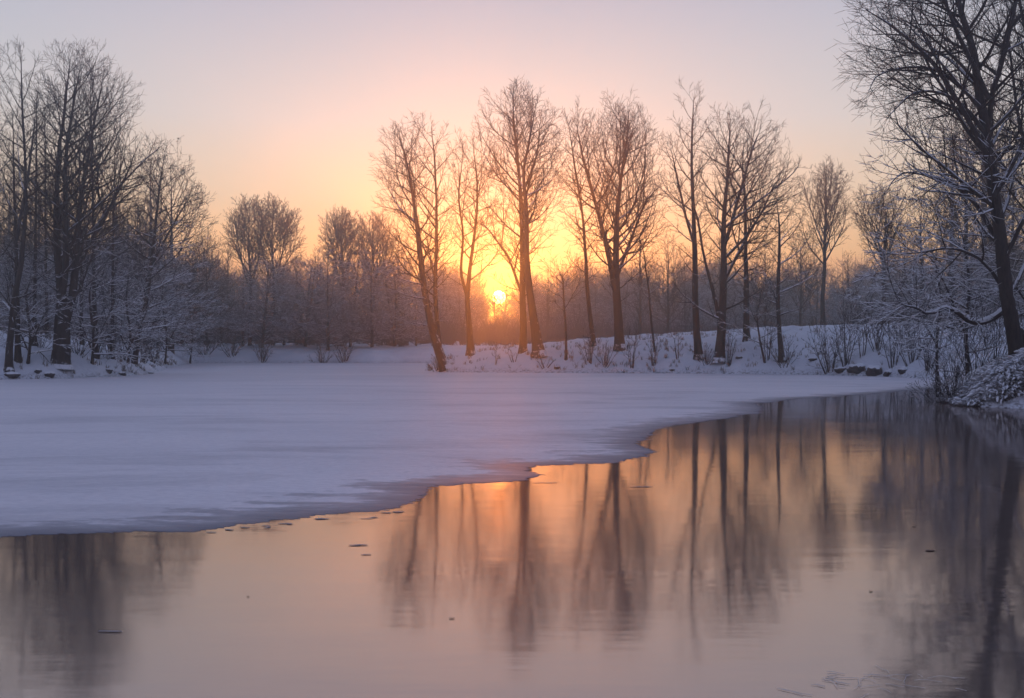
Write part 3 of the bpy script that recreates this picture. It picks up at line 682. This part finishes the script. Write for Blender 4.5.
LM = [(-10, 'left edge of the picture'), (18, 'edge tree trunk'), (60, 'thick twin trunk'), (96, 'dark-trunked tree'), (134, 'leaning trunk of the left bank'), (165, 'tip of the left bank'),
      (442, 'leaning twin tree'), (470, 'slim forked tree'), (499, 'sun'), (531, 'flared trunk'), (566, 'small wide-crowned tree'), (593, 'slender tree'), (620, 'V-limbed tree'), (655, 'leaning young tree'),
      (697, 'tall narrow tree'), (720, 'mossy trunk'), (747, 'straight medium tree'), (782, 'seeded tree'), (823, 'vase-shaped tree'), (850, 'row of shore stones'), (884, 'rounded tree by the limb'),
      (925, 'half-hidden tree'), (960, 'snow-laden limb'), (990, 'curve of the limb'), (1012, 'big right-bank trunk'), (1050, 'right edge of the picture')]
taken = set()
def placed(pre, px):
    c = sorted(((abs(px - q - d), w, t) for q, t in LM for d, w in ((0, 'directly behind the'), (-11, 'just left of the'), (11, 'just right of the'))), key=lambda a: a[0])
    for _, w, t in c:
        if (pre, w, t) not in taken: taken.add((pre, w, t)); return f'{pre}, {w} {t}'
random.seed(9)
GD, GU = 'hazy bare trees beyond the ice', 'snowy low trees along the far shore'
for lab, px, Yd, top, env, sd in [
    ('hazy bare tree, left one of the twin crowns rising over the far shore', 250, 150, 200, [(198, 240, 256), (213, 230, 264), (245, 227, 268), (275, 233, 262), (292, 240, 258)], 81),
    ('hazy bare tree, right one of the twin crowns rising over the far shore', 273, 152, 202, [(200, 264, 284), (214, 257, 296), (245, 254, 301), (275, 260, 295), (292, 266, 284)], 82),
    ('hazy rounded bare tree rising over the far shore, left of the leaning twin tree', 342, 156, 214, [(211, 334, 352), (224, 323, 361), (255, 319, 365), (288, 325, 360)], 83),
    ('hazy bare tree with its crown touching the leaning twin tree', 374, 160, 218, [(215, 364, 384), (229, 354, 394), (260, 351, 397), (288, 357, 391)], 84)]:
    x_ = wx(px, Yd)
    hero('distant_tree', lab, Yd, [[(px, 356, .36), (px, 320, .3), (px + 1, 285, .25), (px - 1, 250, .17), (px, top, .04)], [(px, 292, .2), (px - 7, 265, .15), (px - 12, 240, .09), (px - 14, top + 18, .03)], [(px + 1, 286, .18), (px + 8, 260, .13), (px + 13, top + 16, .03)]],
         env, sd, snow=.5, snow_py=320, group=GD, bare=.42, nl1=2.2, angle1=(24, 50), up=.05, maxlev=3, rtwig=.026, dens=(0, 1.9, 2.6), nlimb=0, base=(x_, Yd, gz(x_, Yd)))
for k, px, Yd, top, lab in [
    ('narrow', 318, 165, 246, 'short narrow hazy tree between the twin crowns and the rounded crown'),
    ('narrow', 297, 170, 254, 'small hazy tree just right of the twin crowns'),
    ('round', 207, 150, 236, 'small hazy tree beside the right end of the left bank'),
    ('narrow', 228, 172, 240, 'thin hazy tree left of the twin crowns'),
    ('vase', 398, 175, 238, 'hazy tree seen through the leaning twin tree'),
    ('narrow', 640, 150, 226, 'hazy tree seen between the V-limbed tree and its leaning neighbour'),
    ('round', 668, 155, 236, 'hazy rounded tree behind the foot of the tall narrow tree'),
    ('vase', 800, 150, 236, 'hazy tree between the seeded tree and the vase-shaped tree'),
    ('narrow', 848, 150, 252, 'thin hazy tree just right of the vase-shaped tree'),
    ('round', 905, 150, 222, 'hazy broad tree behind the long snow-laden limb'),
    ('narrow', 950, 150, 215, 'hazy narrow tree behind the branches of the big right-bank tree'),
    ('narrow', 548, 190, 268, 'small hazy tree right of the flared trunk'),
    ('vase', 580, 200, 262, 'small hazy tree behind the slender tree'),
    ('round', 765, 160, 244, 'hazy tree behind the straight medium tree'),
    ('narrow', 720, 165, 240, 'hazy narrow tree behind the mossy trunk')]:
    distant(k, px, Yd, top, lab, GD)
spots = [(182, 148, 254), (200, 152, 248), (222, 158, 276), (243, 150, 270), (262, 147, 256), (284, 152, 264), (305, 150, 256), (328, 147, 250), (350, 150, 258), (372, 148, 250), (395, 150, 260), (416, 152, 284)]
marks = ['beside the left bank', 'right of the left bank', 'in the palest mist', 'left of the twin crowns', 'under the left twin crown', 'under the right twin crown', 'right of the twin crowns',
         'under the rounded far crown', 'right of the rounded far crown', 'midway to the leaning twin tree', 'just left of the leaning twin tree', 'behind the leaning twin tree']
for i, ((px, Yd, top), mk) in enumerate(zip(spots, marks)):
    distant(('low', 'low2')[i % 2], px, Yd, top, 'misty snow-dusted low tree on the far shore, ' + mk, GU)
for i in range(28):
    px = 435 + i * 16.5 + uni(-6, 6)
    if abs(px - 499) < 27: continue
    distant(('low', 'low2', 'low')[i % 3], px, uni(175, 215), uni(266, 296) if px < 640 else uni(262, 290), placed('low dusky wood tree', px), 'low trees of the wood behind the snowy point')
for i in range(12):
    px = -20 + i * 16 + uni(-5, 5)
    distant(('low', 'low2')[i % 2], px, uni(98, 125), uni(215, 265), placed('low dim tree', px), 'low trees of the wood behind the left bank')
for i in range(14):
    px = -14 + i * 14 + uni(-4, 4)
    distant(('narrow', 'round', 'vase')[i % 3], px, uni(105, 140), uni(150, 225), placed('tall hazy forest tree', px), 'forest trees behind the left bank')
for i in range(11):
    px = 858 + i * 16 + uni(-5, 5)
    distant(('low', 'low2')[i % 2], px, uni(62, 95) if px > 945 else uni(118, 135), uni(245, 290) if px > 945 else uni(272, 300), placed('low thicket tree', px), 'low trees behind the right bank')
for i in range(5):
    px = 950 + i * 16 + uni(-4, 4)
    distant(('narrow', 'round', 'vase')[i % 3], px, uni(70, 120), uni(70, 190), placed('tall dim forest tree', px), 'forest trees behind the right bank')

# far wood: one mass nobody could count
def far_wood():
    rs = np.random.RandomState(3); brs = []
    random.seed(4)
    for i in range(700):
        y = rs.uniform(222, 335); px = rs.uniform(-160, 1180); x = wx(px, y) 
        base_z = gz(x, y); top = np.interp(px, [0, 200, 240, 420, 478, 500, 522, 560, 640, 800, 900, 1000], [222, 246, 262, 260, 276, 304, 280, 268, 264, 262, 254, 232]) + rs.uniform(-18, 28)
        H = EYE - (top - CY) * y / F - base_z; w = H * rs.uniform(.16, .26)
        brs.append(([(x, y, base_z - .3), (x + rs.randn() * .3, y, base_z + H * .5), (x + rs.randn() * .5, y, base_z + H * .96)], [.22, .13, .04]))
        for k in range(110):
            h = rs.uniform(.05, .97) ** .8; a = rs.uniform(0, 6.28); ww = w * (math.sin(math.pi * min(1, h * .9 + .08)) ** .5) * rs.uniform(.5, 1.1)
            p0 = np.array([x + math.cos(a) * ww * .1, y + math.sin(a) * ww * .1, base_z + H * h * .82]); p1 = p0 + np.array([math.cos(a) * ww * .6, math.sin(a) * ww * .6, ww * rs.uniform(.1, .6)])
            p2 = p1 + np.array([math.cos(a) * ww * .35, math.sin(a) * ww * .35, ww * rs.uniform(.3, .7)])
            rr = rs.uniform(.03, .075); brs.append(([p0, p1, p2], [rr, rr * .8, rr * .4]))
            if k % 2: 
                p3 = p1 + rs.randn(3) * ww * .35 + np.array([0, 0, ww * .4]); brs.append(([p0 * .4 + p1 * .6, (p1 + p3) / 2, p3], [rr * .8, rr * .6, rr * .3]))
    for i in range(1500):
        y = rs.uniform(152, 232); px = rs.uniform(-150, 1180); x = wx(px, y)
        if sdist(np.array([x]), np.array([y]))[0] < 3: continue
        bz = gz(x, y); H = rs.uniform(2.0, 5.5)
        for k in range(26):
            a = rs.uniform(0, 6.28); w = H * rs.uniform(.1, .5); p0 = np.array([x + rs.randn() * .5, y + rs.randn() * .5, bz - .1]); p2 = p0 + [math.cos(a) * w, math.sin(a) * w, H * rs.uniform(.4, 1)]
            p1 = (p0 + p2) / 2 + [0, 0, H * .1]; rr = rs.uniform(.03, .07); brs.append(([p0, p1, p2], [rr, rr * .8, rr * .4]))
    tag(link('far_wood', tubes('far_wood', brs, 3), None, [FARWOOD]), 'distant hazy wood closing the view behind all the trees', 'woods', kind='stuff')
far_wood()

# ------------------------------------------------------------------ shrubs, saplings, grass
def shrub(name, label, base, h, w, n, seed, snow, group, droop=.0, r=.012, m=None, cat='shrub', lev=3):
    random.seed(seed); np.random.seed(seed)
    g = Grow(lambda p: True, lev, r, (0, 1.6, 2.6), (0, .04 - droop, .03 - droop, .02 - droop, 0), wander=(0, .1, .14, .18, .2), angle=(25, 60)); g.minlen = .15; g.frac = .42
    g.SEG = (0, h * .14, h * .1, h * .08, .1)
    for k in range(n):
        a = uni(0, 6.28); t = uni(.05, 1) * w
        q = (base[0] + math.cos(a) * t * .25, base[1] + math.sin(a) * t * .25, 0); q = (q[0], q[1], gz(q[0], q[1]) - .05)
        d = norm((math.cos(a) * t, math.sin(a) * t, h)); g.branch(q, d, h * uni(.55, 1.05), r * uni(1.4, 2.4), 1)
    root = empty(name, base); tag(root, label, cat, group)
    link('twigs', tubes('twigs', [b[1:] for b in g.out], NSIDE, base), root, [m or TWIG])
    if snow:
        sb = snow_on(g.out, snow, 99, r * .6)
        if sb: link('snow_cover', tubes('snow_cover', sb, 4, base), root, [SNOW])
    return root
SH = 'twiggy shrubs on the snowy point'
for i, (px, py, h, w, n, sn, lab) in enumerate([
    (438, 371, 1.3, 1.5, 12, 1.2, 'frosted shrub at the foot of the leaning twin tree'),
    (497, 365, 1.9, .3, 2, .2, 'single thin dark stem standing directly under the sun'),
    (514, 362, 1.2, .8, 4, .5, 'few thin twigs in the snow left of the flared trunk'),
    (545, 370, 1.0, .9, 8, .8, 'small shrub on the shore below the flared trunk'),
    (590, 363, 2.2, 1.5, 12, .9, 'grey shrub at the foot of the slender tree'),
    (605, 366, 1.6, 1.4, 12, .9, 'bushy shrub just left of the V-limbed trunk'),
    (632, 368, 2.4, .7, 5, .7, 'upright thin shrub right of the V-limbed trunk'),
    (653, 366, 1.8, 1.0, 8, .9, 'rounded shrub below the thin leaning young tree'),
    (678, 360, 2.0, .5, 4, .6, 'thin twig shrub left of the tall narrow tree'),
    (706, 366, 1.2, 1.4, 12, 1.1, 'snowy shrub between the narrow tree and the mossy trunk'),
    (729, 366, 2.6, .8, 7, .8, 'upright shrub against the right side of the mossy trunk'),
    (768, 360, 3.6, .9, 5, .9, 'leaning sapling shrub left of the seeded tree'),
    (785, 366, 1.6, 1.8, 14, 1.1, 'snowy shrub around the foot of the seeded tree'),
    (830, 372, 3.4, 1.5, 12, 1.0, 'tall fan-shaped shrub left of the dark shore stones'),
    (846, 366, 4.0, 1.2, 9, 1.0, 'tall upright shrub behind the dark shore stones'),
    (862, 357, 4.2, .8, 5, .9, 'tall thin sapling with a straight stem above the shore stones'),
    (893, 368, 4.2, 1.2, 8, 1.0, 'leaning sapling right of the dark shore stones'),
    (912, 362, 3.2, 1.6, 12, 1.1, 'wide frosted shrub on the bank right of the leaning sapling'),
    (928, 372, 2.6, 1.6, 14, 1.2, 'snow-covered shrub near the right end of the bank'),
    (878, 352, 3.4, 1.6, 10, 1.0, 'frosted shrub high on the bank above the shore stones'),
    (905, 347, 3.4, 1.6, 10, 1.0, 'frosted shrub at the top of the bank below the long snowy limb')]):
    b = on_ground(px, min(py, 372), 60, 125)
    shrub('shrub', lab, b, h, w, n, 300 + i, sn, SH, r=.017, m=TWIG_FROST if i % 3 else TWIG)
for i, (px, Yd, h, w, n, lab) in enumerate([
    (20, 71, 1.4, 1.6, 12, 'snowy shrub beside the trunk at the left edge'), (40, 70, 1.3, 1.8, 14, 'snowy shrub left of the thick twin trunk'),
    (78, 72, 1.5, 1.8, 14, 'snowy shrub right of the thick twin trunk'), (96, 74, 3.2, 1.2, 8, 'tall leaning shrub between the twin trunk and the leaning trunk'),
    (110, 76, 2.4, 1.6, 12, 'frosted shrub left of the leaning trunk'), (124, 79, 1.6, 1.6, 14, 'snowy shrub at the foot of the leaning trunk'),
    (143, 83, 2.2, 1.8, 14, 'frosted shrub at the right tip of the left bank'), (152, 90, 2.6, 1.6, 14, 'hazy shrub behind the right tip of the left bank')]):
    x = wx(px, Yd); shrub('shrub', lab, (x, Yd, gz(x, Yd)), h, w, n, 340 + i, 1.2, 'snowy shrubs on the left bank', r=.016, m=TWIG_FROST)
for i, (px, lab) in enumerate([(205, 'hazy shrub on the far shore in the palest mist'), (232, 'hazy shrub on the far shore left of the twin crowns'), (262, 'hazy shrub under the twin crowns'), (322, 'hazy shrub under the rounded far tree'), (345, 'hazy shrub on the far shore, nearest to the point')]):
    x = wx(px, 141); shrub('shrub', lab, (x, 141, gz(x, 141)), 2.4, 2.4, 12, 360 + i, 1.2, 'shrubs on the far shore', r=.03, m=TWIG_FROST)

# right bank: brown twiggy bush and hanging frosted grass over the water
def arch_blades(name, label, cx, cy, rx, ry, n, seed, length, mat_, group, spread=1.0, r=.012, side=-1, cat='bush', snowf=.5):
    random.seed(seed); np.random.seed(seed); bl, sn = [], []
    base = (cx, cy, gz(cx, cy))
    for i in range(n):
        a = uni(0, 6.28); q = math.sqrt(rnd()); x = cx + math.cos(a) * rx * q; y = cy + math.sin(a) * ry * q
        z = max(.02, gz(x, y)) - .03
        dirx, diry = math.cos(a) * spread + side * .45 + uni(-1.1, 1.1), math.sin(a) * spread * .6 - .2 + uni(-1.1, 1.1)
        l = math.hypot(dirx, diry) or 1; dirx /= l; diry /= l
        Ln = length * uni(.5, 1.1); p = np.array([x, y, z]); el = R(uni(48, 82)); P = [tuple(p)]; w_ = uni(.10, .28)
        for k in range(7):
            p = p + Ln / 7 * np.array([math.cos(el) * dirx, math.cos(el) * diry, math.sin(el)]); el -= w_ + uni(0, .22)
            p[2] = max(p[2], .03); P.append(tuple(p))
        bl.append((P, list(np.linspace(r * uni(.7, 1.3), r * .35, 8))))
        if rnd() < snowf: 
            rr = r * uni(1.5, 3.6); k0 = random.randint(1, 4); sn.append(([(a_[0], a_[1], a_[2] + rr * .5) for a_ in P[k0:k0 + 4]], [rr * .35, rr, rr * .9, rr * .3]))
    root = empty(name, base); tag(root, label, cat, group)
    link('blades', tubes('blades', bl, 3, base), root, [mat_])
    if sn: link('snow_cover', tubes('snow_cover', sn, 5, base), root, [SNOW])
for k_, (lab, px, Yd, rx, ry, n, ln, sn) in enumerate([
    ('large pale frosted grass bush hanging over the water at the right edge', 1012, 34.7, 1.0, .9, 2600, .60, .45),
    ('low frosted grass bush on the water line, left of the large pale one', 985, 35.2, .9, .8, 1500, .48, .35),
    ('frosted grass bush on top of the bank at the foot of the big trunk', 1006, 36.6, 1.5, .9, 1900, .55, .45),
    ('frosted grass bush cut by the right edge of the picture above the water', 1045, 34.9, 1.2, 1.2, 2000, .60, .45),
    ('small frosted grass clump between the brown bush and the low frosted bush', 966, 37.2, .9, .8, 900, .45, .3),
    ('frosted grass bush behind the large pale one, right of the big trunk', 1040, 37.0, 1.4, 1.0, 1500, .55, .45)]):
    arch_blades('frosted_bush', lab, wx(px, Yd), Yd, rx, ry, n, 401 + k_, ln, FGRASS, 'frosted grass bushes on the right bank', r=.014, snowf=sn, side=-.1)
bb = (wx(953, 37.6), 37.6)
shrub('brown_bush', 'dark brown twiggy bush overhanging the water at the corner of the right bank', (bb[0], bb[1], gz(*bb)), 1.3, 2.1, 95, 403, .25, None, droop=.05, r=.009, cat='bush')
for i, (px, Yd, h, lab) in enumerate([(975, 40, 2.2, 'frosted thicket bush left of the big trunk'), (995, 40.5, 2.3, 'frosted thicket bush close to the left of the big trunk'), (955, 45, 2.4, 'frosted thicket bush behind the brown bush'), (1032, 39, 2.4, 'frosted thicket bush right of the big trunk')]):
    x = wx(px, Yd); shrub('thicket_bush', lab, (x, Yd, gz(x, Yd)), h, 1.8, 22, 410 + i, 1.0, 'frosted thicket bushes on the right bank', r=.008, m=TWIG_FROST, cat='bush')
# grass tufts sticking out of the snow
def tufts():
    rs = np.random.RandomState(8); brs = []
    xs = rs.uniform(-45, 45, 15000); ys = rs.uniform(60, 118, 15000); d = sdist(xs, ys); h = height(xs, ys); nz = fbm(xs * .35, ys * .35, 3)
    for x, y, dd, z, q in zip(xs, ys, d, h, nz):
        if dd < .1 or z < .02: continue
        pr = .75 * math.exp(-dd / 1.3) + (.34 if q > .05 else .03)
        if rs.rand() > pr: continue
        for k in range(rs.randint(3, 8)):
            a = rs.uniform(0, 6.28); l = rs.uniform(.15, .5); lean = rs.uniform(.1, .7)
            p = np.array([x + rs.randn() * .08, y + rs.randn() * .08, z - .03]); brs.append(([p, p + [math.cos(a) * lean * l * .4, math.sin(a) * lean * l * .4, l * .6], p + [math.cos(a) * lean * l, math.sin(a) * lean * l, l * .9]], [.02, .014, .006]))
    tag(link('shore_grass', tubes('shore_grass', brs, 3), None, [GRASS]), 'dry grass tufts poking through the snow of the banks', 'grass', kind='stuff')
tufts()

# ------------------------------------------------------------------ stones with caps of snow
def stone(label, x, y, s, seed, group, zb=None):
    rs = np.random.RandomState(seed)
    import bmesh
    bm = bmesh.new(); bmesh.ops.create_icosphere(bm, subdivisions=3, radius=1)
    sc = np.array([1.0 + rs.rand() * .5, .8 + rs.rand() * .3, .62 + rs.rand() * .25]) * s; ph = rs.rand(3) * 9
    for v in bm.verts:
        c = np.array(v.co); k = 1 + .22 * math.sin(c[0] * 3 + ph[0]) * math.cos(c[1] * 2.6 + ph[1]) + .12 * math.sin(c[2] * 5 + ph[2] + c[0] * 4) + .04 * rs.randn()
        v.co = Vector(c * k * sc)
    cap = bm.copy()
    me = bpy.data.meshes.new('rock'); bm.to_mesh(me); me.materials.append(STONE)
    z = (zb if zb is not None else max(0, gz(x, y))) + sc[2] * .25
    o = bpy.data.objects.new('shore_stone', me); COL.objects.link(o); o.location = (x, y, z); tag(o, label, 'stone', group)
    dl = [v for v in cap.verts if v.co.z < sc[2] * .28]; bmesh.ops.delete(cap, geom=dl, context='VERTS')
    for v in cap.verts: v.co = Vector((v.co.x * 1.05, v.co.y * 1.05, v.co.z * 1.08 + .05 * s))
    mc = bpy.data.meshes.new('snow_cap'); cap.to_mesh(mc); mc.materials.append(SNOW)
    for p in mc.polygons: p.use_smooth = True
    for p in me.polygons: p.use_smooth = True
    c = bpy.data.objects.new('snow_cap', mc); COL.objects.link(c); c.parent = o
GS = 'dark snow-capped stones at the shore'
for i, (px, py, s, lab) in enumerate([
    (841, 374.5, .42, 'small dark stone at the left end of the row on the point'), (857, 374.6, .75, 'largest dark stone of the row on the point, snow on top'),
    (875, 375.2, .62, 'dark stone second largest in the row on the point'), (888, 376.2, .45, 'snow-buried stone at the right end of the row'),
    (813, 372, .3, 'small flat stone in the snow left of the fan-shaped shrub'), (739, 372.8, .22, 'tiny stone on the shore right of the mossy trunk'),
    (672, 373, .22, 'tiny stone on the shore below the narrow tree'), (903, 378, .4, 'low snowy stone near the right end of the point'),
    (557, 372.5, .25, 'tiny stone at the waterline below the small wide-crowned tree')]):
    x, y = at_shore(px, .35 if i not in (4, 5) else 1.2); stone(lab, x, y, s * .8, 500 + i, GS)
for i, (px, py, s, lab) in enumerate([
    (12, 379.3, .7, 'broad dark stone in front of the trunk at the left edge'), (24, 379, .45, 'dark stone second from the left edge'),
    (38, 378.6, .4, 'small stone left of the twin trunk'), (50, 378.4, .6, 'dark snow-capped stone before the left side of the twin trunk'),
    (64, 378.2, .5, 'dark stone directly before the twin trunk'), (78, 377.8, .65, 'slanted dark stone right of the twin trunk'),
    (97, 377.6, .45, 'snowy stone between the twin trunk and leaning trunk'), (108, 377, .4, 'small snowy stone left of the leaning trunk'),
    (122, 376, .45, 'snowy stone before the leaning trunk'), (137, 375, .4, 'small stone right of the leaning trunk'), (150, 374, .4, 'last stone at the right tip of the left bank')]):
    if i in (1, 5, 6, 9): continue
    x, y = at_shore(px, (.1, .9, .4, .2, 1.3)[i % 5]); stone(lab, x, y, s * .52, 520 + i, 'dark snow-capped stones on the left shore')

# ------------------------------------------------------------------ bits lying on the clear ice
def chip(label, px, py, w, d, seed, m, name, cat, group, h=.003):
    rs = np.random.RandomState(seed); x, y = lake(px, py); n = 18
    a = np.arange(n) * 2 * math.pi / n; r = 1 + .28 * np.sin(a * 2 + rs.rand() * 6) + .18 * rs.randn(n)
    top = np.stack([np.cos(a) * r * w, np.sin(a) * r * d, np.full(n, h) + rs.rand(n) * h * .4], 1); bot = top * [1.06, 1.06, 0] + [0, 0, .001]
    V = np.vstack([top, bot, [[0, 0, h * 1.3]]]); i = np.arange(n); j = (i + 1) % n
    me = bpy.data.meshes.new(name); me.from_pydata([tuple(v) for v in V], [], [(int(p), int(q_), int(q_ + n), int(p + n)) for p, q_ in zip(i, j)] + [(int(p), int(q_), 2 * n) for p, q_ in zip(j, i)]); me.materials.append(m)
    o = link(name, me); o.location = (x, y, .004); tag(o, label, cat, group)
DARKICE, t, b = mat('frozen_slush'); b.inputs['Base Color'].default_value = (.20, .19, .22, 1); b.inputs['Roughness'].default_value = .5
for i, (px, py, w, d, lab) in enumerate([
    (358, 545.5, .10, .045, 'larger of two grey ice bits left of the reflected twin stems'), (366, 555, .05, .03, 'smaller of two grey ice bits left of the reflected twin stems'),
    (322, 519, .09, .03, 'thin ice bit just off the snowy ice edge'), (642, 487, .16, .05, 'long ice bit inside the notch of the snowy ice edge'),
    (545, 483, .18, .03, 'thin ice sliver beside the brightest reflection'), (110, 632, .10, .02, 'pale ice sliver on the dark reflection at lower left')]):
    chip(lab, px, py, w * .75, d * .6, 600 + i, DARKICE, 'ice_fragment', 'ice fragment', 'ice bits frozen into the clear ice')
for i, (px, py, w, d, lab) in enumerate([(930, 551, .075, .05, 'curled dark leaf lying on the clear ice at right'), (452, 619, .025, .018, 'small dark leaf bit on the clear ice, lower centre'),
    (914, 527, .03, .03, 'tiny dark speck of leaf above the curled leaf'), (871, 592, .02, .015, 'tiny dark leaf speck below the curled leaf'), (248, 597, .015, .012, 'tiny dark leaf speck on the smooth pale ice')]):
    chip(lab, px, py, w * .65, d * .5, 620 + i, LEAF, 'fallen_leaf', 'leaf', 'leaf bits on the clear ice', .003)
rs_ = np.random.RandomState(21)
for i in range(14):
    ex = rs_.uniform(200, 420); ey = np.interp(ex, [p[0] for p in edge_px], [p[1] for p in edge_px]) + rs_.uniform(1.5, 6) + .6
    chip('thin broken ice flake floating just off the edge of the snowy ice', ex, ey, rs_.uniform(.02, .08), rs_.uniform(.012, .03), 660 + i, DARKICE, 'ice_flake', 'ice flake', 'thin ice flakes along the edge', .002)
def ice_twigs():
    rs = np.random.RandomState(12); brs = []
    for k in range(34):
        px, py = rs.normal(850, 48), rs.normal(682, 6.5); x, y = lake(px, py); a = rs.normal(0.15, .5); l = rs.uniform(.04, .22)
        P = [np.array([x, y, .006])]
        for q in range(4):
            a += rs.normal(0, .35); P.append(P[-1] + np.array([math.cos(a), math.sin(a), 0]) * l / 4)
        brs.append((P, [.001] * 5))
    tag(link('grass_litter', tubes('grass_litter', brs, 4), None, [BARK]), 'thin dark stalks frozen in the ice at lower right', 'litter', kind='stuff')
ice_twigs()

# ------------------------------------------------------------------ the air
def haze():
    me = bpy.data.meshes.new('haze'); a, b, h0, h1 = -435, 435, -2.2, 40
    V = [(a, a, h0), (b, a, h0), (b, b, h0), (a, b, h0), (a, a, h1), (b, a, h1), (b, b, h1), (a, b, h1)]
    me.from_pydata(V, [], [(3, 2, 1, 0), (4, 5, 6, 7), (0, 1, 5, 4), (1, 2, 6, 5), (2, 3, 7, 6), (3, 0, 4, 7)])
    m = bpy.data.materials.new('haze'); m.use_nodes = True; t = m.node_tree; t.nodes.clear()
    v = nd(t, 'ShaderNodeVolumePrincipled'); v.inputs['Color'].default_value = (.80, .86, 1.0, 1); v.inputs['Density'].default_value = .0031; v.inputs['Anisotropy'].default_value = .83
    o = nd(t, 'ShaderNodeOutputMaterial'); t.links.new(v.outputs[0], o.inputs['Volume']); me.materials.append(m)
    tag(link('haze', me), 'thin cold mist over the frozen lake and woods', 'haze', kind='stuff')
haze()
